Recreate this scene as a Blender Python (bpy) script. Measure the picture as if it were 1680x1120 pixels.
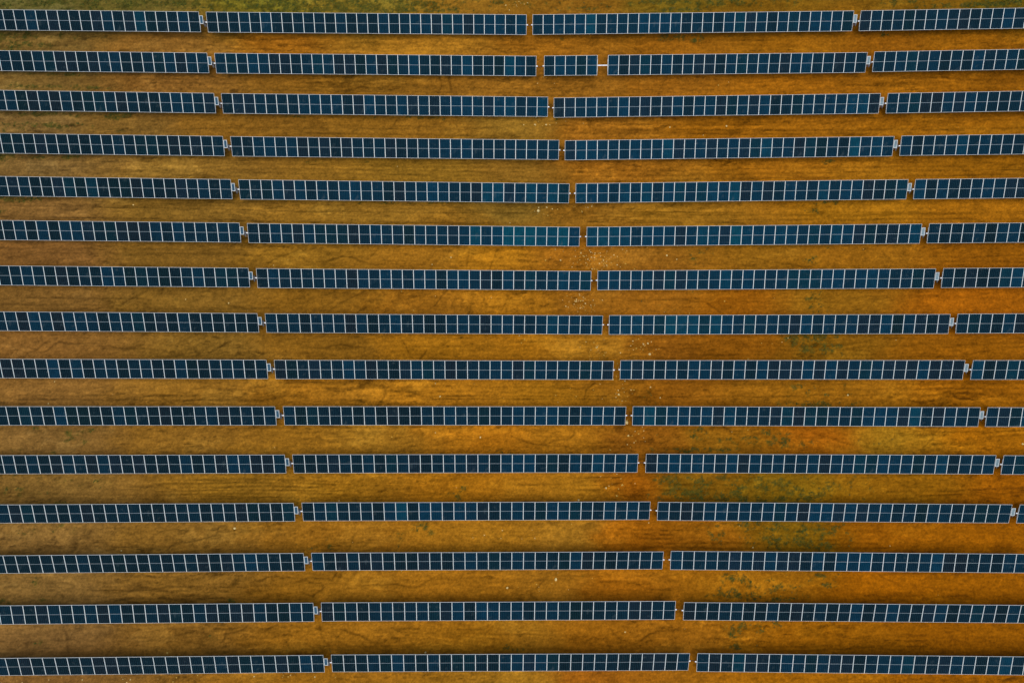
import bpy, math, random
import numpy as np
from mathutils import Matrix, Vector

# ------------------------------------------------------------------ camera, sky, sun, exposure
for o in list(bpy.data.objects):
    bpy.data.objects.remove(o)
S = bpy.context.scene
COL = S.collection
TH, ROLL, CAM_H, FPX = 0.121749, 0.000858, 69.888, 1100.0
cam_data = bpy.data.cameras.new('camera')
cam_data.sensor_width = 36.0
cam_data.lens = FPX / 1680.0 * 36.0
cam_data.clip_end = 5000.0
cam = bpy.data.objects.new('camera', cam_data)
COL.objects.link(cam)
cam.matrix_world = Matrix.Translation((0, 0, CAM_H)) @ Matrix.Rotation(TH, 4, 'X') @ Matrix.Rotation(ROLL, 4, 'Z')
S.camera = cam
W = bpy.data.worlds.new('World')
S.world = W
W.use_nodes = True
wn = W.node_tree.nodes
wn.clear()
sky = wn.new('ShaderNodeTexSky')
sky.sky_type = 'NISHITA'
sky.sun_disc = False
sky.sun_elevation = math.radians(83)
sky.sun_rotation = math.radians(180)
sky.dust_density = 3.0
bg = wn.new('ShaderNodeBackground')
bg.inputs['Strength'].default_value = 0.12
wo = wn.new('ShaderNodeOutputWorld')
W.node_tree.links.new(sky.outputs[0], bg.inputs[0])
W.node_tree.links.new(bg.outputs[0], wo.inputs[0])
sd = bpy.data.lights.new('sun', 'SUN')
sd.energy = 1.5
sd.angle = math.radians(60)
sd.color = (1.0, 0.95, 0.87)
sun = bpy.data.objects.new('sun', sd)
COL.objects.link(sun)
sun.rotation_euler = (math.radians(7), 0, 0)       # light from the bottom side of the picture, high up
S.view_settings.view_transform = 'Standard'
S.view_settings.look = 'None'
S.view_settings.exposure = 0.56
S.view_settings.gamma = 1.0
S.view_settings.use_curve_mapping = False

# ------------------------------------------------------------------ terrain and point lookup
TV, TX0, TS, TK1, TK2, TK3 = 0.021704, 11.656, -0.15331, 0.35273e-4, 0.71507e-4, 2.37133e-4


def terrain(x, y):
    """A shallow valley whose bottom runs along the worn track between the two blocks of trackers."""
    x = np.asarray(x, float)
    y = np.clip(np.asarray(y, float), -75, 75)
    d = np.clip(x - (TX0 + TS * y), -95, 95)
    return TV * (np.sqrt(d * d + 6.25) - 2.5) + TK2 * y * y + np.where(d < 0, TK1, TK3) * d * d


RM = np.array(cam.matrix_world.to_3x3())


def G(u, v, h=0.0):
    """ground point that the photo shows at pixel u, v"""
    d = RM @ np.array([(u - 840) / FPX, -(v - 560) / FPX, -1.0])
    z = h
    for _ in range(8):
        s = (z - CAM_H) / d[2]
        x, y = s * d[0], s * d[1]
        z = float(terrain(x, y)) + h
    return float(x), float(y)


# ------------------------------------------------------------------ helpers
rng = np.random.default_rng(11)
random.seed(5)


def tag(o, label=None, cat=None, group=None, kind=None):
    if label: o['label'] = label
    if cat: o['category'] = cat
    if group: o['group'] = group
    if kind: o['kind'] = kind
    return o


def new_obj(name, me, parent=None, mat=None):
    if mat is not None and not me.materials:
        me.materials.append(mat)
    o = bpy.data.objects.new(name, me)
    COL.objects.link(o)
    if parent is not None:
        o.parent = parent
    return o


class MB:
    """collects boxes and tubes for one mesh"""
    def __init__(s):
        s.v, s.f, s.m = [], [], []

    def add(s, vs, fs, mi=0):
        b = len(s.v)
        s.v += [tuple(p) for p in vs]
        s.f += [tuple(i + b for i in f) for f in fs]
        s.m += [mi] * len(fs)

    def box(s, x0, x1, y0, y1, z0, z1, mi=0, M=None):
        p = [Vector(q) for q in ((x0, y0, z0), (x1, y0, z0), (x1, y1, z0), (x0, y1, z0), (x0, y0, z1), (x1, y0, z1), (x1, y1, z1), (x0, y1, z1))]
        if M is not None:
            p = [M @ q for q in p]
        s.add(p, [(0, 3, 2, 1), (4, 5, 6, 7), (0, 1, 5, 4), (1, 2, 6, 5), (2, 3, 7, 6), (3, 0, 4, 7)], mi)

    def tube(s, pts, r, n=10, mi=0, rr=None):
        pts = [Vector(p) for p in pts]
        b = []
        for i, p in enumerate(pts):
            t = (pts[min(i + 1, len(pts) - 1)] - pts[max(i - 1, 0)]).normalized()
            a = t.cross(Vector((0, 0, 1)))
            if a.length < 1e-3: a = t.cross(Vector((0, 1, 0)))
            a.normalize()
            c = a.cross(t)
            q = rr[i] if rr else r
            b += [p + (a * math.cos(2 * math.pi * k / n) + c * math.sin(2 * math.pi * k / n)) * q for k in range(n)]
        fs = []
        for i in range(len(pts) - 1):
            for k in range(n):
                k2 = (k + 1) % n
                fs.append((i * n + k, i * n + k2, (i + 1) * n + k2, (i + 1) * n + k))
        fs.append(tuple(range(n - 1, -1, -1)))
        e = (len(pts) - 1) * n
        fs.append(tuple(range(e, e + n)))
        s.add(b, fs, mi)

    def mesh(s, name, mats):
        me = bpy.data.meshes.new(name)
        me.from_pydata(s.v, [], s.f)
        for m in mats: me.materials.append(m)
        me.polygons.foreach_set('material_index', s.m)
        me.update()
        return me


# ------------------------------------------------------------------ materials
def mat(name):
    m = bpy.data.materials.new(name)
    m.use_nodes = True
    return m, m.node_tree.nodes, m.node_tree.links, m.node_tree.nodes['Principled BSDF']


def plain(name, col, rough=0.5, metal=0.0, var=0.08, scale=3.0):
    m, N, L, P = mat(name)
    tc = N.new('ShaderNodeTexCoord')
    no = N.new('ShaderNodeTexNoise')
    no.inputs['Scale'].default_value = scale
    no.inputs['Detail'].default_value = 4
    L.new(tc.outputs['Object'], no.inputs['Vector'])
    mr = N.new('ShaderNodeMapRange')
    mr.inputs[1].default_value, mr.inputs[2].default_value = 0.3, 0.7
    mr.inputs[3].default_value, mr.inputs[4].default_value = 1 - var, 1 + var
    L.new(no.outputs['Fac'], mr.inputs[0])
    mx = N.new('ShaderNodeVectorMath')
    mx.operation = 'SCALE'
    mx.inputs[0].default_value = col
    L.new(mr.outputs[0], mx.inputs['Scale'])
    L.new(mx.outputs[0], P.inputs['Base Color'])
    P.inputs['Roughness'].default_value = rough
    P.inputs['Metallic'].default_value = metal
    return m


M_ALU = plain('anodised_aluminium', (0.44, 0.48, 0.46), 0.42, 0.0, 0.10, 1.7)
M_STEEL = plain('galvanised_steel', (0.66, 0.68, 0.68), 0.45, 0.15, 0.15, 4.0)
M_POST = plain('galvanised_post', (0.40, 0.41, 0.41), 0.55, 0.2, 0.2, 4.0)
M_DARK = plain('dark_cast_housing', (0.06, 0.065, 0.07), 0.5, 0.3)
M_CABLE = plain('black_cable_sheath', (0.018, 0.016, 0.014), 0.6)
M_BACK = plain('white_backsheet', (0.55, 0.56, 0.57), 0.6)


def cell_material(name, nx, ny, w, h, small=False):
    """dark cells with fine pale gaps; the tint of each panel comes from its object colour"""
    m, N, L, P = mat(name)
    tc = N.new('ShaderNodeTexCoord')
    sp = N.new('ShaderNodeSeparateXYZ')
    L.new(tc.outputs['Object'], sp.inputs[0])

    def math_(op, a, b=None, c=None):
        n = N.new('ShaderNodeMath')
        n.operation = op
        for i, q in enumerate((a, b, c)):
            if q is None: continue
            if isinstance(q, (int, float)): n.inputs[i].default_value = q
            else: L.new(q, n.inputs[i])
        return n.outputs[0]

    def lines(out, pitch, half):
        a = math_('PINGPONG', math_('ADD', out, pitch * 50), pitch / 2)     # 0 at a gap line
        return math_('LESS_THAN', a, half)
    gx = lines(sp.outputs[0], w / nx, 0.006)
    gy = lines(sp.outputs[1], h / ny, 0.004)
    bus = lines(math_('ADD', sp.outputs[0], 0.0), w / nx / 5, 0.0022)
    mid = math_('LESS_THAN', math_('ABSOLUTE', sp.outputs[1]), 0.015)
    oi = N.new('ShaderNodeObjectInfo')
    no = N.new('ShaderNodeTexNoise')
    no.inputs['Scale'].default_value = 2.2
    no.inputs['Detail'].default_value = 3
    va = N.new('ShaderNodeVectorMath')
    va.operation = 'ADD'
    L.new(tc.outputs['Object'], va.inputs[0])
    rs = N.new('ShaderNodeVectorMath')
    rs.operation = 'SCALE'
    rs.inputs[0].default_value = (37.0, 19.0, 5.0)
    L.new(oi.outputs['Random'], rs.inputs['Scale'])
    L.new(rs.outputs[0], va.inputs[1])
    L.new(va.outputs[0], no.inputs['Vector'])
    mr = N.new('ShaderNodeMapRange')
    mr.inputs[1].default_value, mr.inputs[2].default_value = 0.3, 0.7
    mr.inputs[3].default_value, mr.inputs[4].default_value = 0.80, 1.22
    L.new(no.outputs['Fac'], mr.inputs[0])
    sc = N.new('ShaderNodeVectorMath')
    sc.operation = 'SCALE'
    L.new(oi.outputs['Color'], sc.inputs[0])
    L.new(mr.outputs[0], sc.inputs['Scale'])
    col = sc.outputs[0]

    def mix(f, c, k):
        nonlocal col
        x = N.new('ShaderNodeMix')
        x.data_type = 'RGBA'
        L.new(math_('MULTIPLY', f, k), x.inputs[0])
        L.new(col, x.inputs[6])
        x.inputs[7].default_value = (*c, 1)
        col = x.outputs[2]
    mix(bus, (0.015, 0.06, 0.08), 0.25)
    mix(gx, (0.03, 0.10, 0.12), 0.5)
    mix(gy, (0.03, 0.10, 0.12), 0.3)
    if not small:
        dn = N.new('ShaderNodeTexNoise')                       # dried dust and droppings on some panels
        dn.inputs['Scale'].default_value = 1.3
        dn.inputs['Detail'].default_value = 5
        L.new(va.outputs[0], dn.inputs['Vector'])
        dm = N.new('ShaderNodeMapRange')
        dm.inputs[1].default_value, dm.inputs[2].default_value = 0.64, 0.80
        L.new(dn.outputs['Fac'], dm.inputs[0])
        mix(dm.outputs[0], (0.09, 0.12, 0.12), 0.25)
        mix(mid, (0.32, 0.38, 0.39), 0.68)
    L.new(col, P.inputs['Base Color'])
    P.inputs['Roughness'].default_value = 0.16
    P.inputs['IOR'].default_value = 1.40
    P.inputs['Specular IOR Level'].default_value = 0.03
    P.inputs['Specular Tint'].default_value = (0.08, 0.50, 1.0, 1)          # bluish anti-reflection coating
    return m


PW, PH = 1.13, 2.005            # panel size; panels sit 1.15 m apart along the tube
FR = 0.024
M_CELL = cell_material('solar_cells', 6, 20, PW - 2 * FR, PH - 2 * FR)
M_CELL_S = cell_material('small_solar_cells', 3, 6, 0.30, 0.70, True)

# ------------------------------------------------------------------ survey of the tracker rows (metres)
ROWS = [   # x, y of the panel centre line at each row end and gap; tilt in degrees, left and right
    ( (-54.77, 42.75), (-33.66, 42.87), (-32.9, 42.86), (1.55, 43.08), (2.21, 43.1), (36.7, 43.03), (37.42, 43.02), (54.55, 42.9) ,23.9, 21.8),
    ( (-54.35, 38.13), (-32.52, 38.2), (-31.76, 38.19), (2.59, 38.33), (3.45, 38.37), (37.84, 38.29), (38.58, 38.35), (54.18, 38.28) ,23.7, 22.2),
    ( (-53.95, 33.72), (-31.55, 33.69), (-30.81, 33.68), (3.83, 33.71), (4.46, 33.62), (38.96, 33.69), (39.71, 33.69), (53.81, 33.67) ,23.6, 20.9),
    ( (-53.52, 28.99), (-30.38, 28.95), (-29.6, 28.94), (4.98, 28.9), (5.61, 28.86), (40.09, 28.96), (40.84, 29.0), (53.43, 28.96) ,23.3, 20.2),
    ( (-53.09, 24.36), (-29.33, 24.26), (-28.54, 24.25), (6.03, 24.12), (6.71, 24.14), (41.23, 24.27), (41.95, 24.27), (53.05, 24.25) ,23.5, 20.8),
    ( (-52.66, 19.68), (-28.2, 19.61), (-27.42, 19.57), (7.08, 19.43), (7.82, 19.44), (42.3, 19.52), (43.03, 19.54), (52.66, 19.52) ,22.5, 20.8),
    ( (-52.22, 14.93), (-27.05, 14.86), (-26.27, 14.82), (8.21, 14.73), (8.89, 14.77), (43.39, 14.81), (44.13, 14.84), (52.27, 14.83) ,21.9, 19.5),
    ( (-51.78, 10.22), (-25.91, 10.16), (-25.15, 10.15), (9.34, 10.09), (10.01, 10.1), (44.51, 10.09), (45.23, 10.12), (51.88, 10.11) ,24.0, 18.9),
    ( (-51.33, 5.43), (-24.78, 5.42), (-24.02, 5.41), (10.37, 5.41), (11.08, 5.46), (45.6, 5.41), (46.37, 5.4), (51.49, 5.39) ,22.6, 20.5),
    ( (-50.88, 0.71), (-23.71, 0.74), (-22.92, 0.75), (11.55, 0.78), (12.24, 0.78), (46.75, 0.69), (47.44, 0.69), (51.09, 0.68) ,22.4, 18.8),
    ( (-50.43, -4.05), (-22.54, -4.01), (-21.79, -4.0), (12.68, -3.95), (13.47, -3.95), (47.88, -4.0), (48.6, -4.02), (50.69, -4.02) ,22.6, 19.9),
    ( (-49.98, -8.79), (-21.47, -8.69), (-20.69, -8.66), (13.78, -8.61), (14.53, -8.66), (49.01, -8.75), (49.72, -8.75), (50.29, -8.75) ,22.8, 21.5),
    ( (-49.52, -13.56), (-20.31, -13.45), (-19.57, -13.43), (14.96, -13.41), (15.7, -13.4), (50.2, -13.47), (50.95, -13.47), (49.88, -13.47) ,24.1, 18.9),
    ( (-49.07, -18.24), (-19.21, -18.16), (-18.47, -18.14), (16.03, -18.14), (16.84, -18.22), (51.34, -18.2), (52.09, -18.2), (49.47, -18.2) ,18.9, 22.3),
    ( (-48.61, -22.96), (-18.05, -22.9), (-17.32, -22.88), (17.23, -22.94), (17.99, -22.99), (52.49, -22.95), (53.24, -22.94), (49.06, -22.95) ,23.9, 19.6),
]
LEFT_LABELS = [
    'topmost tracker row left of the dirt track, rough grass along its upper edge',
    'second tracker row from the top, left of the dirt track',
    'third tracker row from the top, left side, bright green weeds at its lower edge',
    'fourth tracker row from the top, left of the dirt track',
    'fifth tracker row from the top, left of the dirt track, above wheel ruts',
    'left tracker row with a cluster of bright teal panels at its right end',
    'seventh tracker row from the top, left of the dirt track',
    'left tracker row just above the middle of the field, eighth from the top',
    'ninth tracker row from the top, left of the dirt track',
    'tenth tracker row from the top, left of the dirt track',
    'eleventh tracker row from the top, left side, deep wheel ruts below it',
    'left tracker row with a green weed clump just below its right block',
    'third tracker row from the bottom, left side, branching rills above it',
    'second tracker row from the bottom, left of the dirt track',
    'bottom tracker row left of the dirt track, darkest panels at its right end',
]
RIGHT_LABELS = [
    'topmost tracker row right of the dirt track, dark grass above its left end',
    'right tracker row with five panels set apart on a bare tube',
    'third tracker row from the top, right side, straight wheel ruts below it',
    'fourth tracker row from the top, right of the dirt track',
    'fifth tracker row from the top, right side, above long wheel ruts',
    'sixth tracker row from the top, right of the dirt track',
    'seventh tracker row from the top, right side, pale stones by its left end',
    'right tracker row just above the middle of the field, eighth from the top',
    'ninth tracker row from the top, right side, reddish soil above it',
    'tenth tracker row from the top, right side, scattered weeds below it',
    'eleventh tracker row from the top, right side, thick green weeds below it',
    'right tracker row fourth from the bottom, weedy ground above and below it',
    'third tracker row from the bottom, right of the dirt track',
    'second tracker row from the bottom, right side, near black panels at its left end',
    'bottom tracker row right of the dirt track',
]
TRACKER_GROUP = 'solar trackers standing in parallel rows'
AXIS_H = 1.40           # height of the panel plane's centre line
TUBE_DROP = 0.13

mb = MB()
mb.box(-PW / 2 + FR, PW / 2 - FR, -PH / 2 + FR, PH / 2 - FR, -0.012, 0.0, 0)
ME_PANEL = mb.mesh('solar_panel', [M_CELL, M_BACK])
for p in ME_PANEL.polygons:
    if p.normal.z < 0.5: p.material_index = 1
mb = MB()
z0, z1 = -0.032, 0.004
mb.box(-PW / 2, PW / 2, PH / 2 - FR, PH / 2, z0, z1)
mb.box(-PW / 2, PW / 2, -PH / 2, -PH / 2 + FR, z0, z1)
mb.box(-PW / 2, -PW / 2 + FR, -PH / 2 + FR, PH / 2 - FR, z0, z1)
mb.box(PW / 2 - FR, PW / 2, -PH / 2 + FR, PH / 2 - FR, z0, z1)
ME_FRAME = mb.mesh('frame', [M_ALU])

def rail_mesh(end):
    b = MB()
    w, o = (0.016, 0.02) if end else (0.03, 0.0)
    b.box(o - w, o + w, -0.62, 0.62, -0.095, -0.034)
    if not end: b.box(-0.006, 0.006, -PH / 2, PH / 2, -0.06, -0.004)      # the clamp strip that shows between two frames
    return b.mesh('mounting_rail', [M_ALU])


ME_RAIL, ME_RAIL_END = rail_mesh(False), rail_mesh(True)

mb = MB()                                     # I-section pile, driven half a metre into the soil
mb.box(-0.05, 0.05, -0.075, -0.065, -0.5, 1.20)
mb.box(-0.05, 0.05, 0.065, 0.075, -0.5, 1.20)
mb.box(-0.005, 0.005, -0.065, 0.065, -0.5, 1.20)
mb.box(-0.06, 0.06, -0.10, 0.10, 1.201, 1.23)
ME_POST = mb.mesh('post', [M_POST])

mb = MB()                                     # slew drive: worm housing round the tube with two flanges
mb.tube([(-0.13, 0, 0), (-0.10, 0, 0)], 0.15, 18)
mb.tube([(-0.098, 0, 0), (0.098, 0, 0)], 0.125, 18)
mb.tube([(0.10, 0, 0), (0.13, 0, 0)], 0.15, 18)
mb.box(-0.085, 0.085, -0.30, 0.20, -0.20, -0.06)
ME_DRIVE = mb.mesh('slew_drive', [M_DARK])
mb = MB()
mb.tube([(0, -0.302, -0.13), (0, -0.42, -0.13)], 0.062, 14)
mb.tube([(0, -0.422, -0.13), (0, -0.46, -0.13)], 0.05, 14)
ME_MOTOR = mb.mesh('motor', [M_DARK])

SW, SH = 0.36, 0.80                           # the small panel that powers the drive
mb = MB()
mb.box(-SW / 2 + 0.03, SW / 2 - 0.03, -SH / 2 + 0.03, SH / 2 - 0.03, -0.012, 0.0)
ME_SMALL = mb.mesh('controller_panel', [M_CELL_S])
mb = MB()
for bx in ((-SW / 2, SW / 2, SH / 2 - 0.045, SH / 2), (-SW / 2, SW / 2, -SH / 2, -SH / 2 + 0.045),
           (-SW / 2, -SW / 2 + 0.045, -SH / 2 + 0.045, SH / 2 - 0.045), (SW / 2 - 0.045, SW / 2, -SH / 2 + 0.045, SH / 2 - 0.045)):
    mb.box(*bx, -0.03, 0.006)
ME_SMALL_FRAME = mb.mesh('frame', [M_ALU])
mb = MB()
mb.box(-0.12, 0.12, -0.17, 0.17, -0.10, 0.0)
mb.box(-0.10, 0.10, -0.15, 0.15, 0.001, 0.014)
ME_CTRL = mb.mesh('control_box', [M_POST])


def place(name, me, root, M, color=None):
    o = bpy.data.objects.new(name, me)
    COL.objects.link(o)
    o.parent = root
    o.matrix_local = Matrix.Translation(-root.location) @ M
    if color: o.color = color
    return o


def table_axes(A, B, tilt):
    d = (B - A).normalized()
    pr = Vector((-d.y, d.x, 0)).normalized()
    n0 = d.cross(pr).normalized()
    t = math.radians(tilt)
    v = pr * math.cos(t) + n0 * math.sin(t)
    n = d.cross(v).normalized()
    return d, v, n


def frame_at(p, d, v, n):
    M = Matrix.Identity(4)
    for i, a in enumerate((d, v, n)):
        M[0][i], M[1][i], M[2][i] = a
    M.translation = p
    return M


def P3(xy):
    return Vector((xy[0], xy[1], float(terrain(*xy)) + AXIS_H))


NAVY, BLUE, TEAL, PLUM = np.array((.0020, .0050, .0080)), np.array((.0010, .0155, .0335)), np.array((.0008, .042, .060)), np.array((.0058, .0056, .0085))


def tint(row, seg, k):
    """every panel's own coating colour: batches differ from row to row and panel to panel"""
    r = random.random()
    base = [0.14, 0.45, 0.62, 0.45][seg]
    if seg == 1: base = 0.22 + 0.40 * k / 29  # brighter toward the centre: partly lens falloff put into the tint
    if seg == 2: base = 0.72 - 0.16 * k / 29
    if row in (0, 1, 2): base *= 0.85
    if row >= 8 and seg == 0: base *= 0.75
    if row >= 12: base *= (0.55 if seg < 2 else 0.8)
    if 2 <= row <= 7 and seg in (1, 2): base += 0.10 * (1 if seg == 2 else k / 29)  # reflection of the bright overcast spot, painted into the middle rows' tint
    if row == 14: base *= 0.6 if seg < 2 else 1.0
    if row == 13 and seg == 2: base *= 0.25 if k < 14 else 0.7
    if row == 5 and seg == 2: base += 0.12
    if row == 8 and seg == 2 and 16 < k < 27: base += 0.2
    b = base + random.gauss(0, 0.28)
    if row == 5 and seg == 1:  # teal cluster: the bright sky's reflection painted into these panels
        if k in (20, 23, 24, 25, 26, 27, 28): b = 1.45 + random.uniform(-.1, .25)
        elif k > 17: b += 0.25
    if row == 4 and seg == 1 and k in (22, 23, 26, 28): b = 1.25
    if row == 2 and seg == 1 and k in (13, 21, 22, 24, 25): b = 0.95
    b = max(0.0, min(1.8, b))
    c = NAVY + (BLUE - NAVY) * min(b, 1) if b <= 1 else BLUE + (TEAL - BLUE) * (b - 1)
    if r < 0.15 and b < 1: c = c * 0.45 + PLUM * 0.55
    if 0.15 < r < 0.25 and b < 1: c = c * np.array((.9, 1.12, .9))
    return (*[float(q) for q in c], 1.0)


def build_tracker(row, side, nodes, tilt, label):
    """nodes: list of (A, B, n, segment index) tables in order along the tube; A, B their two ends"""
    (A1, B1, s1), (A2, B2, s2) = nodes
    dp = (B1 + A2) / 2
    root = bpy.data.objects.new('solar_tracker', None)
    COL.objects.link(root)
    root.empty_display_size = 0.5
    root.location = (dp.x, dp.y, float(terrain(dp.x, dp.y)))
    tag(root, label, 'solar tracker', TRACKER_GROUP)
    tube = MB()
    pts = []
    for (A, B, seg) in nodes:
        d, v, n = table_axes(A, B, tilt)
        L = (B - A).length
        pitch = L / 30.0
        for k in range(30):
            if row == 1 and seg == 2 and k == 5: continue          # the bare length of tube
            c = A + d * (pitch * (k + 0.5))
            jit = Matrix.Rotation(random.gauss(0, 0.0035), 4, 'X') @ Matrix.Rotation(random.gauss(0, 0.003), 4, 'Y')
            p = place('solar_panel', ME_PANEL, root, frame_at(c, d, v, n) @ jit, tint(row, seg, k))
            f = bpy.data.objects.new('frame', ME_FRAME)
            COL.objects.link(f)
            f.parent = p
        for k in range(31):
            M = frame_at(A + d * (pitch * k), d, v, n)
            place('mounting_rail', ME_RAIL if 0 < k < 30 else ME_RAIL_END, root, M if k < 30 else M @ Matrix.Rotation(math.pi, 4, 'Z'))
        off = n * -TUBE_DROP
        pts += [A + off, B + off]
        for k in (2, 8, 15, 22, 28):
            c = A + d * (pitch * k) + off
            place('post', ME_POST, root, Matrix.Translation((c.x, c.y, c.z - 1.30)) @ Matrix.Rotation(math.atan2(d.y, d.x), 4, 'Z'))
    d1, v1, n1 = table_axes(A1, B1, tilt)
    d2, v2, n2 = table_axes(A2, B2, tilt)
    ext = 0.16
    pts[0] = pts[0] - d1 * ext
    pts[-1] = pts[-1] + d2 * ext
    tube.tube(pts, 0.062, 12)
    tm = tube.mesh('torque_tube', [M_STEEL])
    tm.transform(Matrix.Translation(-root.location))
    o = bpy.data.objects.new('torque_tube', tm)
    COL.objects.link(o)
    o.parent = root
    gap = (A2 - B1).length
    c = B1 + d1 * (gap * 0.56) + n1 * -TUBE_DROP
    drv = place('slew_drive', ME_DRIVE, root, frame_at(c, d1, v1, n1))
    place('motor', ME_MOTOR, root, frame_at(c, d1, v1, n1))
    place('post', ME_POST, root, Matrix.Translation((c.x, c.y, c.z - 1.42)))
    c = B1 + d1 * 0.20 + v1 * 0.22 + n1 * 0.02
    sp = place('controller_panel', ME_SMALL, root, frame_at(c, d1, v1, n1), (0.030, 0.065, 0.10, 1) if side == 0 else (0.15, 0.20, 0.215, 1))
    f = bpy.data.objects.new('frame', ME_SMALL_FRAME)
    COL.objects.link(f)
    f.parent = sp
    place('control_box', ME_CTRL, root, frame_at(B1 + d1 * 0.20 + v1 * 0.0 + n1 * -0.20, d1, v1, n1))
    return pts[0], pts[-1]


ORD = ['first', 'second', 'third', 'fourth', 'fifth', 'sixth', 'seventh', 'eighth', 'ninth', 'tenth', 'eleventh', 'twelfth', 'thirteenth', 'fourteenth', 'fifteenth']
for i, (q0, q1, q2, q3, q4, q5, q6, q7, tl, tr) in enumerate(ROWS):
    n1, n2, n3, n4, n5, n6 = [P3(q) for q in (q1, q2, q3, q4, q5, q6)]
    dl = (n1 - P3(q0)).normalized()
    n0 = n1 - dl * 34.5
    dr = (P3(q7) - n6).normalized() if i < 9 else (n5 - n4).normalized()
    n7 = n6 + dr * 34.5
    a = build_tracker(i, 0, [(n0, n1, 0), (n2, n3, 1)], tl, LEFT_LABELS[i])
    b = build_tracker(i, 1, [(n4, n5, 2), (n6, n7, 3)], tr, RIGHT_LABELS[i])
    # the dark cable slung between the two tube ends over the valley track
    c = MB()
    E, F = a[1], b[0]
    cp = []
    for k in range(9):
        s = k / 8
        q = E.lerp(F, s)
        cp.append((q.x, q.y, q.z - 0.05 - 0.16 * 4 * s * (1 - s)))
    c.tube(cp, 0.022, 8)
    mid_ = E.lerp(F, 0.5)
    cm = c.mesh('cable', [M_CABLE])
    cm.transform(Matrix.Translation(-mid_))
    o = new_obj('cable', cm)
    o.location = mid_
    which = ORD[i] + ' row from the top' if i < 8 else ['seventh', 'sixth', 'fifth', 'fourth', 'third', 'second', 'last'][i - 8] + ' row from the bottom' if i < 14 else 'bottom row'
    tag(o, 'dark cable slung between the bright tube ends in the ' + which, 'cable', 'cables across the gap over the dirt track')

# ------------------------------------------------------------------ ground
def table_noise(seed):
    return np.random.default_rng(seed).random((256, 256)).astype(np.float32)


def vn(x, y, seed):
    t = table_noise(seed)
    xi, yi = np.floor(x), np.floor(y)
    fx, fy = (x - xi).astype(np.float32), (y - yi).astype(np.float32)
    fx, fy = fx * fx * (3 - 2 * fx), fy * fy * (3 - 2 * fy)
    xi, yi = xi.astype(np.int64) & 255, yi.astype(np.int64) & 255
    x1, y1 = (xi + 1) & 255, (yi + 1) & 255
    a = t[xi, yi] * (1 - fx) + t[x1, yi] * fx
    b = t[xi, y1] * (1 - fx) + t[x1, y1] * fx
    return a * (1 - fy) + b * fy


def fbm(x, y, seed, oct=4, gain=0.55):
    s, amp, tot = 0, 1.0, 0
    for o in range(oct):
        c, q = math.cos(o * 0.9), math.sin(o * 0.9)
        s = s + amp * vn((x * c - y * q) * 2.03 ** o + 17.3 * o, (x * q + y * c) * 2.03 ** o - 9.1 * o, seed + o)
        tot += amp
        amp *= gain
    return s / tot * 2 - 1            # about -1 .. 1


def sfbm(x, y, seed, oct=3, gain=0.55):
    """not rotated between octaves, for streaks"""
    s, amp, tot = 0, 1.0, 0
    for o in range(oct):
        s = s + amp * vn(x * 2.0 ** o + 7.7 * o, y * 2.0 ** o + 3.1 * o, seed + o)
        tot += amp
        amp *= gain
    return s / tot * 2 - 1


def axis(a, b, step, far):
    core = np.arange(a, b + step, step)
    out, s = [], step
    lo = [core[0]]
    hi = [core[-1]]
    while hi[-1] < far:
        s *= 1.35
        lo.append(lo[-1] - s)
        hi.append(hi[-1] + s)
    return np.concatenate([np.array(lo[1:])[::-1], core, np.array(hi[1:])])


GX = axis(-61, 61, 0.115, 900)
GY = axis(-29, 52, 0.115, 900)
X, Y = np.meshgrid(GX, GY)
SHAPE = X.shape

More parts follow.
